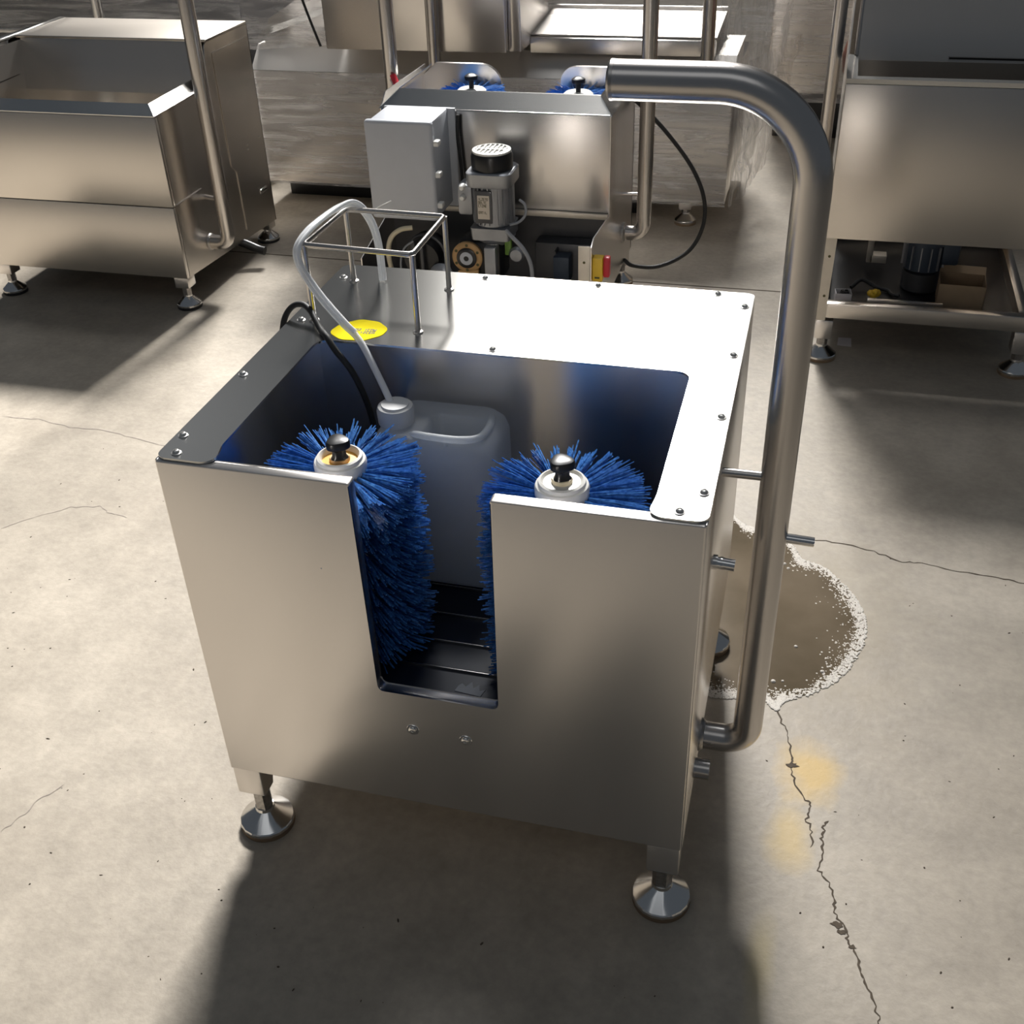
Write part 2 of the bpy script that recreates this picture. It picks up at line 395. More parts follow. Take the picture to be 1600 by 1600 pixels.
# ------------------------------------------------------------------ puddle with foam edge
pud = [(.719,1.165),(.762,1.114),(.816,1.098),(.869,1.062),(.897,1.005),(.951,.98),(1.008,.898),(1.035,.816),(1.029,.731),(.992,.634),(.939,.572),(.886,.536),(.872,.509),(.843,.535),(.795,.524),(.74,.52),(.66,.56),(.60,.66),(.57,.80),(.58,.95),(.63,1.08),(.68,1.15)]
P3 = [Vector((x, y, 0)) for x, y in pud]; loop = spline(P3+[P3[0]], 6)[:-1]
pr = thing('puddle', 'brown water puddle with foamy rim on concrete beside the near machine', 'puddle', (.82, .82, 0))
b = B(); b.poly([Vector((p.x, p.y, .0007)) for p in loop], (0, 0, .0006)); mk('water', b, WATER, pr, smooth=0)
b = B(); cen = Vector((.82, .82, 0))
for i, p in enumerate(loop):
    w_ = noise.noise(Vector((i*.09, 3.1, 0)))
    dens = int(52+75*w_)
    for k in range(max(6, dens)):
        q = loop[(i+1) % len(loop)].lerp(p, random.random()); inn = (cen-q).normalized()
        t = abs(random.gauss(0, .019))*(1.1+.9*w_); c = q+inn*(t-.004)
        if t > .026 and random.random() < .6: continue
        s = random.uniform(.0012, .0036)*(1 if t < .02 else .7); n = 5
        a0 = random.random()*6; ring = [b.bm.verts.new((c.x+s*math.cos(a0+2*PI*j/n), c.y+s*math.sin(a0+2*PI*j/n), .0012)) for j in range(n)]
        tp = b.bm.verts.new((c.x, c.y, .0012+s*.7))
        for j in range(n): b.bm.faces.new((ring[j], ring[(j+1) % n], tp))
o = mk('foam_rim', b, FOAM, pr, smooth=60); o['kind'] = 'stuff'
b = B()
for (x, y, s) in ((.90,.70,.004),(.955,.635,.0045),(.845,.60,.004),(.862,.585,.005),(.88,.59,.003),(.94,.95,.003),(.985,.86,.003),(.86,.98,.005),(.87,.965,.004)):
    b = B(); b.lathe([(s, 0), (s*.9, s*.3), (s*.5, s*.6), (s*.1, s*.72)], (x, y, .0012), seg=10); mk('bubble', b, FOAM, pr)

# ------------------------------------------------------------------ shared small parts
def level_foot(parent, x, y, ztop, R=.047, pad=PAD):
    """stem, nut, faceted cone and rubber pad of a levelling foot"""
    b = B(); b.lathe([(R, .010), (R, .0155), (R*.97, .018), (R*.36, .040), (R*.34, .046), (.010, .047), (.010, ztop+.004)], (x, y, 0), seg=18)
    ft = mk('levelling_foot', b, POLISH, parent, smooth=16)
    b = B(); b.lathe([(R*.98, 0), (R*1.0, .004), (R*.99, .0102)], (x, y, 0), seg=36); mk('foot_pad', b, pad, ft)
    b = B(); b.lathe([(.016, .045), (.016, ztop-.0005)], (x, y, 0), seg=6); mk('lock_nut', b, WELD, ft)
    return ft
def leg(parent, x0, x1, y0, y1, z0, z1, cut=0):
    b = B(); b.box(x0, x1, y0, y1, z0, z1, .003)
    if cut:
        for v in b.bm.verts:
            if v.co.z < (z0+z1)/2 and v.co.y > (y0+y1)/2: v.co.y -= cut
    return mk('leg', b, STEEL, parent)
BOLT = None
def bolts(parent, pts, z):
    global BOLT
    for (x, y) in pts:
        if BOLT is None:
            b = B(); b.lathe([(.0072, 0), (.0072, .0012), (.0052, .0016), (.0050, .0030), (.0040, .0046), (.0022, .0052), (.0020, .0040)], seg=14)
            BOLT = mk('bolt', b, BOLTM, parent, loc=(x, y, z))
        else: again(BOLT, (x, y, z), parent)

# ------------------------------------------------------------------ the near boot washing machine
W, D, H, Z0 = .75, .70, .765, .162
mm = thing('boot_washer', 'stainless boot washing machine with two blue brushes and tall bent tube handle, nearest the camera', 'washing machine', (.375, .35, 0))
NX0, NX1, NZ = .285, .475, .394
pts = [(.002,0,Z0),(W-.002,0,Z0),(W-.002,0,H-.004),(NX1,0,H-.004),(NX1,0,NZ),(NX0,0,NZ),(NX0,0,H-.004),(.002,0,H-.004)]
pts = fillet(pts, [.002,.002,.003,.004,.012,.012,.004,.003], 4, True)
b = B(); b.poly(pts, (0, .020, 0))
fe = [e for e in b.bm.edges if all(abs(v.co.y) < 1e-6 for v in e.verts)] + [e for e in b.bm.edges if all(abs(v.co.y-.02) < 1e-6 for v in e.verts)]
bmesh.ops.bevel(b.bm, geom=fe, offset=.0022, segments=2, profile=.5, affect='EDGES')
mk('front_panel', b, STEEL, mm)
for nm, x0, x1 in (('side_panel', 0, .004), ('side_panel', W-.004, W)):
    b = B(); b.box(x0, x1, .004, D-.001, Z0, H-.004, .0015); mk(nm, b, STEEL, mm)
b = B(); b.box(.004, W-.004, D-.004, D, Z0, H-.004, .001); mk('back_panel', b, STEEL, mm)
b = B(); b.box(.004, W-.004, .020, D-.004, Z0, Z0+.004); mk('bottom_panel', b, STEEL, mm)
# top plate: U shape with rounded corners
OX0, OX1, OY = .078, .680, .392
pts = [(.0,.004),(.094,.004),(OX0+.004,.03),(OX0,.06),(OX0,OY),(OX1,OY),(OX1,.06),(OX1-.004,.03),(.668,.004),(W,.004),(W,D+.001),(0,D+.001)]
pts = [(.0,.004),(OX0+.012,.004),(OX0,.05),(OX0,OY),(OX1,OY),(OX1,.05),(OX1-.006,.004),(W,.004),(W,D+.001),(0,D+.001)]
pp = fillet([(x, y, H-.0035) for x, y in pts], [.016,.018,.05,.022,.022,.05,.018,.016,.012,.016], 6, True)
b = B(); b.poly(pp, (0, 0, .0035))
mk('top_plate', b, PLATE, mm, smooth=20)
bolts(mm, [(.012,.064),(.012,.252),(.026,.019),(.367,.407),(.713,.019),(.737,.067),(.738,.263),(.736,.458),(.737,.642),(.688,.686),(.481,.685),(.277,.682),(.022,.640),(.020,.455)], H)
# tub
TX0, TX1, TY, TZ = .066, .690, .415, .382
b = B()
b.box(TX0-.002, TX0, .020, TY, TZ, H-.004); b.box(TX1, TX1+.002, .020, TY, TZ, H-.004); b.box(TX0, TX1, TY, TY+.002, TZ, H-.004)
mk('tub_wall', b, STEEL, mm, smooth=0)
b = B(); b.box(TX0, TX1, .020, TY, TZ-.004, TZ); mk('tub_floor', b, STEEL, mm, smooth=0)
b = B(); b.box(TX0+.004, TX1-.004, .022, TY-.004, TZ+.0002, TZ+.004, .001); mk('dark_floor_sheet', b, DARKSHEET, mm)  # invented dark blue sheet that makes the steel tub floor darker
for k, y in enumerate((.075, .135, .20, .27, .34)):
    b = B(); b.box(NX0-.07, NX1+.06, y, y+.0025, TZ+.003, TZ+.009, .0006); mk('grate_bar', b, SATIN, mm)
b = B(); b.poly([(.395,.034,TZ+.0045),(.436,.030,TZ+.0045),(.440,.046,TZ+.0045),(.432,.041,TZ+.0045),(.428,.054,TZ+.0045),(.421,.045,TZ+.0045),(.416,.058,TZ+.0045),(.409,.046,TZ+.0045),(.402,.052,TZ+.0045),(.398,.047,TZ+.0045)], (0,0,.0006)); mk('torn_label', b, GREYCABLE, mm, smooth=0)
b = B(); b.box(NX0+.004, NX1-.004, .021, .0225, TZ, NZ-.004, .0005); mk('tread_lip', b, SATIN, mm)
# front screws with dimples
for x, z in ((.336, .326), (.419, .322)):
    b = B(); b.lathe([(.0105, .0006), (.0095, -.0010), (.0065, -.0012), (.0062, -.0034), (.0040, -.0046), (.0024, -.0046), (.0020, -.0030)], (x, 0, z), axis='Y', seg=18); mk('screw', b, POLISH, mm)
# legs and feet
for (x, y) in ((.029, .031), (W-.029, .031), (.029, D-.031), (W-.029, D-.031)):
    x0 = .003 if x < .3 else W-.053; y0 = .003 if y < .3 else D-.053
    lg = leg(mm, x0, x0+.05, y0, y0+.05, .100, Z0, .016 if y < .3 else 0)
    level_foot(mm, x, y, .100)
# tall handle tube
hp = fillet([(W-.002,.21,.203),(.824,.21,.203),(.824,.21,1.225),(.588,.21,1.225)], [0,.066,.118,0], 14)
b = B(); b.tube(hp, .0228, 28); hd = mk('handle_tube', b, SATIN, mm)
b = B(); b.lathe([(.0230, 0), (.0232, -.004), (.020, -.007), (.006, -.0075)], (.588, .21, 1.225), axis='X', seg=28); mk('end_cap', b, WELD, hd)
b = B(); b.lathe([(.0275, 0), (.027, .003), (.0232, .007)], (W, .21, .203), axis='X', seg=28); mk('weld_bead', b, WELD, hd)
b = B(); b.tube([(W-.001,.21,.763-.065+.012),(.803,.21,.763-.065+.012)], .0065, 14); mk('brace_rod', b, SATIN, mm)
b = B(); b.tube([(.845,.21,.612),(.884,.212,.609)], .0072, 16); b.tube([(.884,.212,.609),(.8845,.212,.609)], .0056, 16); mk('hook_stub', b, POLISH, hd)
b = B(); b.tube([(W-.001,.165,.588),(W+.030,.165,.586)], .0088, 18); b.tube([(W-.001,.165,.588),(W+.006,.165,.588)], .0108, 18); b.tube([(W+.010,.165,.587),(W+.013,.165,.587)], .0098, 18); mk('water_inlet', b, POLISH, mm)
b = B(); b.lathe([(.0165, 0), (.0165, .024), (.0150, .024), (.0150, .004)], (W-.001, .15, .187), axis='X', seg=24, cap=True); mk('drain_stub', b, SATIN, mm)
# wire rack on the plate
RC = [(.047,.628),(.228,.622),(.230,.447),(.042,.458)]
b = B(); ring = fillet([(x, y, .897) for x, y in RC], .008, 4, True); b.tube(ring, .0047, 12, closed=True); rk = mk('canister_rack', b, SATIN, mm)
for x, y in RC:
    b = B(); b.tube([(x, y, H), (x, y, .897)], .0047, 12); b.lathe([(.009, 0), (.0085, .0025), (.0048, .004)], (x, y, H), seg=14); mk('rack_leg', b, SATIN, rk)
# yellow sticker with printed marks
b = B(); pts = [(.084,.418),(.092,.452),(.119,.476),(.153,.472),(.178,.449),(.176,.423),(.153,.400),(.114,.396)]
b.poly(fillet([(x, y, H+.0002) for x, y in pts], .02, 5, True), (0, 0, .0006)); st = mk('sticker', b, YELLOW, mm, smooth=0)
b = B()
def stroke_text(b, rows, ox, oy, ux, uy, z, s):
    """small block letters made of strokes"""
    G = {'E':((0,0,0,2),(0,0,1,0),(0,1,1,1),(0,2,1,2)),'A':((0,0,0,2),(1,0,1,2),(0,2,1,2),(0,1,1,1)),'T':((.5,0,.5,2),(0,2,1,2)),'C':((0,0,0,2),(0,0,1,0),(0,2,1,2)),'O':((0,0,0,2),(1,0,1,2),(0,0,1,0),(0,2,1,2)),'W':((0,0,0,2),(1,0,1,2),(.5,0,.5,1),(0,0,1,0)),'I':((.5,0,.5,2),),'R':((0,0,0,2),(0,2,1,2),(1,1,1,2),(0,1,1,1),(.4,1,1,0)),'Z':((0,2,1,2),(1,2,0,0),(0,0,1,0)),'L':((0,0,0,2),(0,0,1,0)),'H':((0,0,0,2),(1,0,1,2),(0,1,1,1)),'N':((0,0,0,2),(1,0,1,2),(0,2,1,0)),'1':((.5,0,.5,2),(.2,1.6,.5,2)),'2':((0,2,1,2),(1,2,1,1),(0,1,1,1),(0,0,0,1),(0,0,1,0)),'3':((0,2,1,2),(1,0,1,2),(0,1,1,1),(0,0,1,0)),'V':((0,2,.5,0),(.5,0,1,2)),'0':((0,0,0,2),(1,0,1,2),(0,0,1,0),(0,2,1,2)),'5':((0,0,1,0),(1,0,1,1),(0,1,1,1),(0,1,0,2),(0,2,1,2)),'B':((0,0,0,2),(1,0,1,2),(0,0,1,0),(0,1,1,1),(0,2,1,2))}
    U = Vector(ux); V = Vector(uy); O = Vector((ox, oy, z)) if not isinstance(ox, Vector) else ox
    for rI, row in enumerate(rows):
        for cI, ch in enumerate(row):
            for (x0, y0, x1, y1) in G.get(ch, ()):
                a = O+U*s*(cI*1.5+x0)+V*s*(y0-rI*2.9); c = O+U*s*(cI*1.5+x1)+V*s*(y1-rI*2.9)
                t = (c-a).normalized(); n = U.cross(V).cross(t)*s*.21; a -= t*s*.1; c += t*s*.1
                b.quad(a-n, c-n, c+n, a+n)
stroke_text(b, ['BAZ ICOW', 'ETLIZCEA'], .121, .432, (.995,.08,0), (-.08,.995,0), H+.0011, .0034)
o = mk('sticker_print', b, INK, st, smooth=0, recalc=False)

# ------------------------------------------------------------------ roller brushes
def brush_mesh(r0, r1, z0, z1):
    b = B(); rnd = random.Random(3)
    rows = 19; tufts = 25
    for k in range(rows):
        z = z0+(z1-z0)*k/(rows-1); top = k >= rows-3
        nf = 20 if top else 7
        for t in range(tufts):
            a0 = 2*PI*(t+.5*(k % 2))/tufts+rnd.uniform(-.03, .03); tl = rnd.uniform(.90, 1.03); zb = rnd.uniform(-.004, .004)
            for f_ in range(nf):
                spread = rnd.gauss(0, .046 if top else .065); L_ = r1*tl*rnd.uniform(.92, 1.02)
                dz = rnd.gauss(0, .006)+zb+(.004 if k == rows-1 else 0)
                p0 = Vector((r0*math.cos(a0), r0*math.sin(a0), z+rnd.uniform(-.003, .003)))
                p2 = Vector((L_*math.cos(a0+spread), L_*math.sin(a0+spread), z+dz))
                p1 = p0.lerp(p2, .5)+Vector((0, 0, rnd.uniform(-.001, .003)))
                w_ = rnd.uniform(.0008, .0013) if top else rnd.uniform(.0010, .0016)
                tv = (p2-p0).normalized(); n1 = tv.cross(Vector((0,0,1))).normalized()*w_; n2 = Vector((0,0,1))*w_
                R = []
                for p, q in ((p0, 1), (p1, 1), (p2, .8)):
                    R.append([b.bm.verts.new(p+n1*q), b.bm.verts.new(p-n1*.6*q+n2*q), b.bm.verts.new(p-n1*.6*q-n2*q)])
                for u, v in zip(R, R[1:]):
                    for j in range(3): b.bm.faces.new((u[j], u[(j+1) % 3], v[(j+1) % 3], v[j]))
                b.bm.faces.new(R[-1])
    return b
def roller(x, y, label, disc, recess):
    t = thing('roller_brush', label, 'brush', (x, y, TZ), 'blue roller brushes of the near machine')
    b = B(); b.lathe([(.030, TZ+.002), (.030, .700)], (x, y, 0), seg=28); mk('core', b, WHITEP, t)
    b = B(); b.lathe([(.0335, .694), (.0375, .699), (.0380, .712), (.0365, .716), (.0335, .7175), (.0325, .722), (.0290, .7235), (.0265, .720), (.0255, .720-recess)], (x, y, 0), seg=36); hb = mk('hub_cap', b, WHITEP, t)
    b = B(); b.lathe([(.0256, .7195-recess), (.0256, .7205-recess), (.012, .7212-recess)], (x, y, 0), seg=30); mk('hub_disc', b, disc, hb)
    return t
t1 = roller(.217, .124, 'blue bristled roller brush left of the notch, with disc painted sunlit amber under its black knob', AMBER, .006)
t2 = roller(.541, .126, 'blue bristled roller brush right of the notch, with cream disc under its black knob', WHITEP, .001)
br = mk('bristles', brush_mesh(.030, .1195, TZ+.024, .698), BRISTLE, t1, loc=(.217, .124, 0), smooth=0, recalc=False); br['kind'] = 'stuff'
b2 = again(br, (.541, .126, 0), t2); b2.rotation_euler.z = .4
def knob(par, x, y, z, col):
    b = B(); b.lathe([(.0125, 0), (.0125, .004), (.0100, .007), (.0095, .016), (.013, .019), (.0165, .0215), (.0170, .029), (.0150, .0325), (.0110, .0338), (.003, .0342)], (x, y, z), seg=36, lobes=3, lobe_amt=.09); k = mk('knob', b, BLACK, par)
    b = B(); b.lathe([(.0145, -.002), (.0150, .001), (.0135, .004)], (x, y, z), seg=28); mk('washer', b, col, k)
knob(t1, .217, .124, .716, BRASS); knob(t2, .541, .126, .722, CREAM)

# ------------------------------------------------------------------ jerrycan, hose, cable
jc = thing('jerrycan', 'milky white plastic jerrycan standing in the tub behind the blue brushes', 'jerrycan', (.295, .352, TZ+.010))
cx, cy, hx, hy = .297, .338, .100, .072; zb = TZ+.011
rg = [rrect(cx, cy, hx-.012, hy-.012, .02, zb), rrect(cx, cy, hx-.003, hy-.003, .026, zb+.004), rrect(cx, cy, hx, hy, .028, zb+.014), rrect(cx, cy, hx, hy, .028, .575), rrect(cx, cy, hx, hy, .032, .640),
      rrect(cx, cy, hx-.004, hy-.004, .034, .657), rrect(cx, cy, hx-.012, hy-.010, .034, .666), rrect(cx+.004, cy, hx-.020, hy-.016, .032, .669),
      rrect(cx+.030, cy-.012, .054, .038, .018, .668), rrect(cx+.030, cy-.012, .049, .034, .016, .664), rrect(cx+.030, cy-.010, .046, .030, .015, .646), rrect(cx+.030, cy-.008, .042, .026, .013, .622)]
b = B(); b.rings(rg); can = mk('can_body', b, MILKY, jc, smooth=60)
b = B(); b.tube(spline([(.262,.292,.664),(.275,.284,.671),(.30,.280,.672),(.345,.280,.672),(.372,.292,.672),(.379,.325,.671),(.374,.365,.668)], 6), .0060, 10); mk('handle', b, MILKY, jc)
b = B(); b.lathe([(.0265, .660), (.0265, .668), (.0290, .669), (.0300, .690), (.0275, .697), (.0225, .699), (.0220, .701), (.006, .7015)], (.228, .322, 0), seg=30, lobes=0); mk('cap', b, CAPM, jc)
b = B(); b.lathe([(.003, 0), (.003, .0015), (.0015, .003)], (.325, .272, .664), seg=10); mk('mould_nub', b, MILKY, jc)

ho = thing('clear_hose', 'clear plastic hose looped over the wire rack, running down into the jerrycan cap', 'hose', (.15, .45, H))
hpath = spline([(.222,.325,.690),(.214,.332,.704),(.185,.362,.732),(.150,.392,.768),(.118,.405,.790),(.080,.425,.815),(.052,.440,.840),(.034,.447,.868),(.031,.455,.892),(.036,.490,.907),(.042,.550,.911),(.049,.605,.910),(.060,.630,.906),(.076,.637,.891),(.089,.641,.860),(.095,.641,.820),(.097,.638,.767)], 7)
b = B(); b.tube(hpath, .0056, 12); mk('hose_outer', b, HOSE, ho)
b = B(); b.tube([p+Vector((.006, -.003, .0035+.002*math.sin(i*.13))) for i, p in enumerate(hpath[24:])], .0040, 10); mk('hose_inner', b, HOSE, ho)
b = B(); b.tube(spline([(.085,.632,.893),(.090,.640,.890),(.100,.646,.897),(.120,.66,.905)], 5), .0009, 6); mk('cable_tie', b, WHITEP, ho)
cb = B(); cb.tube(spline([(-.006,.360,.700),(-.010,.430,.740),(-.008,.452,.768),(.004,.462,.785),(.022,.463,.790),(.040,.452,.786),(.058,.432,.778),(.075,.412,.771),(.092,.392,.7715),(.112,.376,.757),(.140,.372,.720),(.158,.376,.660),(.160,.386,.590),(.150,.398,.480),(.140,.400,.385)], 8), .0052, 10)
tag(mk('black_cable', cb, RUBBER), 'black cable arching over the left rear edge of the near machine into the tub', 'cable')

# ------------------------------------------------------------------ left machine: sink shaped washer
lm = thing('sole_washer', 'stainless sink-shaped washer with raised rear cabinet, at far left', 'washing machine', (-1.545, 2.36, 0))
X0, X1, Y0, Y1 = -1.919, -1.169, 2.008, 2.700
b = B(); b.box(X0, X1, Y0, Y0+.018, .356, .640, .002); mk('front_panel', b, STEELB, lm)
b = B(); b.box(X0, X1, Y0+.001, Y0+.018, .112, .354, .002); mk('lower_panel', b, STEELB, lm)
# side panels: stepped outline
def side(xa, xb):
    out = [(Y0+.019,.112),(Y1,.075),(Y1,.780),(2.400,.780),(2.385,.772),(2.375,.735),(2.370,.700),(2.345,.668),(2.31,.650),(Y0+.019,.640)]
    b = B(); b.poly([(xa, y, z) for y, z in out], (xb-xa, 0, 0)); return mk('side_panel', b, STEELB, lm, smooth=30)
side(X1-.004, X1); side(X0, X0+.004)
# rim strips sloping to the basin
b = B(); z0, z1 = .641, .664
b.poly([(X0,Y0,z0),(X1,Y0,z0),(X1-.045,Y0+.055,z1),(X0+.045,Y0+.055,z1)], (0,0,.003)); mk('basin_rim', b, PLATE, lm, smooth=0)
for sx in (0, 1):
    b = B()
    q = [(X1,Y0,z0),(X1,2.345,.648),(X1-.045,2.345,.671),(X1-.045,Y0+.055,z1)] if sx else [(X0,Y0,z0),(X0+.045,Y0+.055,z1),(X0+.045,2.345,.671),(X0,2.345,.648)]
    b.poly(q, (0,0,.003)); mk('basin_rim', b, PLATE, lm, smooth=0)
b = B()
b.box(X0+.045, X1-.045, Y0+.053, Y0+.055, .40, .655); b.box(X0+.043, X0+.045, Y0+.055, 2.41, .40, .775); b.box(X1-.045, X1-.043, Y0+.055, 2.345, .40, .664); b.box(X0+.045, X1-.045, 2.362, 2.364, .40, .62); b.box(X0+.045, X1-.045, Y0+.055, 2.41, .396, .40)
mk('basin', b, STEELB, lm, smooth=0)
b = B(); b.poly([(X0+.045,2.400,.781),(X1-.05,2.400,.781),(X1-.05,2.362,.62),(X0+.045,2.362,.62)], (0,.004,0)); mk('splash_back', b, STEELB, lm, smooth=0)
b = B(); b.box(X0+.01, X1+.001, 2.398, Y1, .780, .789, .003); mk('cabinet_top', b, CABTOP, lm)
b = B(); b.box(X0-.002, X0+.03, Y0+.1, 2.70, .780, .792, .004); mk('left_ledge', b, PLATE, lm)
b = B(); b.box(X0, X1, Y1-.004, Y1, .075, .780); mk('back_panel', b, STEELB, lm)
b = B(); b.poly([(X1+.001,2.425,.740),(X1+.001,2.68,.742),(X1+.001,2.675,.10),(X1+.001,2.46,.12),(X1+.001,2.455,.335),(X1+.001,2.425,.36)], (.002,0,0)); dr = mk('access_door', b, STEELB, lm, smooth=0)
for (y, z) in ((2.56,.40),(2.56,.385),(2.66,.40)):
    b = B(); b.lathe([(.004, 0), (.004, .003), (.002, .004)], (X1+.003, y, z), axis='X', seg=10); mk('screw', b, POLISH, dr)
b = B(); b.box(X1+.003, X1+.006, 2.60, 2.655, .205, .222, .002); mk('maker_plate', b, POLISH, lm)
b = B(); b.box(X1, X1+.003, Y0+.02, 2.20, .354, .358); mk('seam_strip', b, SATIN, lm)
for (x0, x1, y0, y1, z0) in ((X1-.055,X1-.004,Y0+.004,Y0+.054,.075),(X0+.004,X0+.055,Y0+.004,Y0+.054,.075),(X1-.055,X1-.004,Y1-.055,Y1-.005,.05),(X0+.004,X0+.055,Y1-.055,Y1-.005,.05)):
    leg(lm, x0, x1, y0, y1, z0, .115); level_foot(lm, (x0+x1)/2, (y0+y1)/2, z0, .042, RUBBER)
b = B(); b.tube(fillet([(X1-.001,2.2,.172),(-1.100,2.2,.172),(-1.100,2.2,1.35),(-1.45,2.2,1.35)], [0,.066,.12,0], 12), .0245, 20); hd = mk('handle_tube', b, SATIN, lm)
b = B(); b.lathe([(.029, 0), (.028, .003), (.025, .006)], (X1, 2.2, .172), axis='X', seg=22); mk('weld_bead', b, WELD, hd)
b = B(); b.tube([(X1-.001,2.215,.325),(-1.118,2.205,.322)], .008, 12); mk('brace_rod', b, SATIN, lm)
b = B(); b.tube(spline([(X1-.05,2.42,.10),(X1+.01,2.43,.075),(X1+.05,2.43,.06),(X1+.075,2.43,.055)], 5), .016, 14); mk('drain_elbow', b, BLACK, lm)
b = B(); b.lathe([(.016, .40), (.016, .53), (.012, .537)], (-1.72, 2.14, 0), seg=16); mk('basin_nozzle', b, WHITEP, lm)

# ------------------------------------------------------------------ right machine with open base
rm = thing('open_base_washer', 'stainless sink washer at right edge with open base showing its motor', 'washing machine', (1.18, 2.36, 0))
X0, X1, Y0, Y1 = .873, 1.478, 2.03, 2.72
b = B(); b.box(X0, X1, Y0, Y0+.016, .378, .796, .002); mk('front_panel', b, STEELB, rm)
for xa, xb in ((X0, X0+.004), (X1-.004, X1)):
    b = B(); b.poly([(xa,Y0+.017,.378),(xa,Y1,.378),(xa,Y1,.93),(xa,2.42,.93),(xa,2.33,.797),(xa,Y0+.017,.797)], (xb-xa,0,0)); mk('side_panel', b, STEELB, rm, smooth=30)
b = B(); pts = [(X0,Y0,.797),(X1,Y0,.797),(X1,2.31,.797),(X1-.028,2.31,.797),(X1-.028,Y0+.032,.797),(X0+.028,Y0+.032,.797),(X0+.028,2.31,.797),(X0,2.31,.797)]
b.poly(pts, (0,0,.012)); mk('basin_rim', b, PLATE, rm, smooth=20)
b = B(); b.box(X0+.028, X1-.028, Y0+.030, Y0+.032, .5, .797); b.box(X0+.026, X0+.028, Y0+.032, 2.31, .5, .797); b.box(X1-.028, X1-.026, Y0+.032, 2.31, .5, .797); b.box(X0+.028, X1-.028, Y0+.032, 2.31, .496, .5); b.box(X0+.028, X1-.028, 2.30, 2.302, .5, .797); mk('basin', b, STEELB, rm, smooth=0)
b = B(); b.poly([(X0+.024,2.30,.790),(X1-.02,2.30,.790),(X1-.02,2.36,1.16),(X0+.024,2.36,1.16)], (0,.012,0)); lid = mk('raised_lid', b, STEELB, rm, smooth=0)
b = B(); b.tube([(X0+.022,2.303,.81),(X0+.022,2.366,1.16)], .006, 8); mk('lid_edge', b, SATIN, lid)
b = B(); b.box(1.14, X1-.03, 2.292, 2.30, .806, .811); mk('hinge_strip', b, BLACK, lid)
b = B(); b.poly([(X0,Y0+.002,.128),(X0+.028,Y0+.002,.128),(X0+.032,Y0+.002,.378),(X0,Y0+.002,.378)], (0,.003,0)); b.box(X0, X0+.003, Y0+.005, Y0+.045, .128, .378); pf = mk('corner_post', b, CREAMSTEEL, rm, smooth=0)
for z in (.325, .205):
    b = B(); b.lathe([(.004, .0), (.004, -.0008), (.0025, -.001)], (X0+.017, Y0+.002, z), axis='Y', seg=10); mk('post_hole', b, INK, pf)
b = B(); b.box(X0+.02, X1-.02, Y0+.004, Y0+.036, .136, .182, .002); mk('front_rail', b, STEELB, rm)
for xr in (X1-.05, X0+.003):
    b = B(); b.box(xr, xr+.028, Y0+.046, Y1-.02, .136, .182, .002); mk('side_rail', b, STEELB, rm)
b = B(); b.box(X0+.02, X1-.02, Y1-.04, Y1-.01, .15, .182, .002); mk('rear_rail', b, CREAMSTEEL, rm)
b = B(); b.box(X0+.03, X1-.05, Y0+.036, Y1-.04, .134, .140); mk('base_tray', b, BLACK, rm)
b = B(); b.box(X0+.01, 1.20, Y1-.008, Y1-.004, .10, .378); mk('back_panel', b, DARKSTEEL, rm, smooth=0)
b = B(); b.box(1.20, X1-.004, Y1-.008, Y1-.004, .10, .378); mk('back_panel', b, CARD, rm, smooth=0)
b = B(); b.box(X0+.004, X1-.004, Y1-.003, Y1, .379, .925); mk('rear_cover', b, STEELB, rm, smooth=0)
b = B(); b.box(1.36, 1.385, Y1-.03, Y1-.005, .182, .378, .002); mk('rear_post', b, CREAMSTEEL, rm)
for (x, y, z1_) in ((X0+.028, Y0+.025, .128), (X1-.03, Y0+.025, .136), (X0+.028, Y1-.03, .128), (X1-.03, Y1-.03, .136)):
    leg(rm, x-.025, x+.025, y-.022, y+.028, .068, z1_); level_foot(rm, x, y, .068, .046)
b = B(); b.tube(fillet([(X0+.001,2.25,.45),(.838,2.25,.45),(.838,2.25,1.4),(1.2,2.25,1.4)], [0,.03,.12,0], 10), .0185, 18); mk('handle_tube', b, SATIN, rm)
# motor and loose stuff on the tray
mo = mk('drive_motor', B().lathe([(.045,.205),(.058,.210),(.058,.29),(.066,.292),(.066,.305),(.056,.307),(.054,.34),(.045,.35)], (1.17, 2.30, 0), seg=24), BLUEMOTOR, rm)
for k in range(14):
    a = 2*PI*k/14; b = B(); b.box(.056, .064, -.0015, .0015, .215, .287)
    bmesh.ops.rotate(b.bm, cent=(0,0,0), matrix=Matrix.Rotation(a, 3, 'Z'), verts=b.bm.verts); bmesh.ops.translate(b.bm, vec=(1.17, 2.30, 0), verts=b.bm.verts); mk('cooling_fin', b, ALU, mo, smooth=0)
b = B(); b.box(1.215, 1.265, 2.26, 2.33, .23, .30, .008); mk('terminal_box', b, BLUEMOTOR, mo)
b = B(); b.lathe([(.05,.140),(.055,.145),(.055,.2),(.04,.206)], (1.17, 2.30, 0), seg=20); mk('gearbox', b, DARKSTEEL, rm)
b = B(); b.box(1.01, 1.028, 2.40, 2.42, .17, .345, .002); b.box(1.02, 1.07, 2.40, 2.44, .17, .195, .002); mk('bracket', b, CREAMSTEEL, rm)
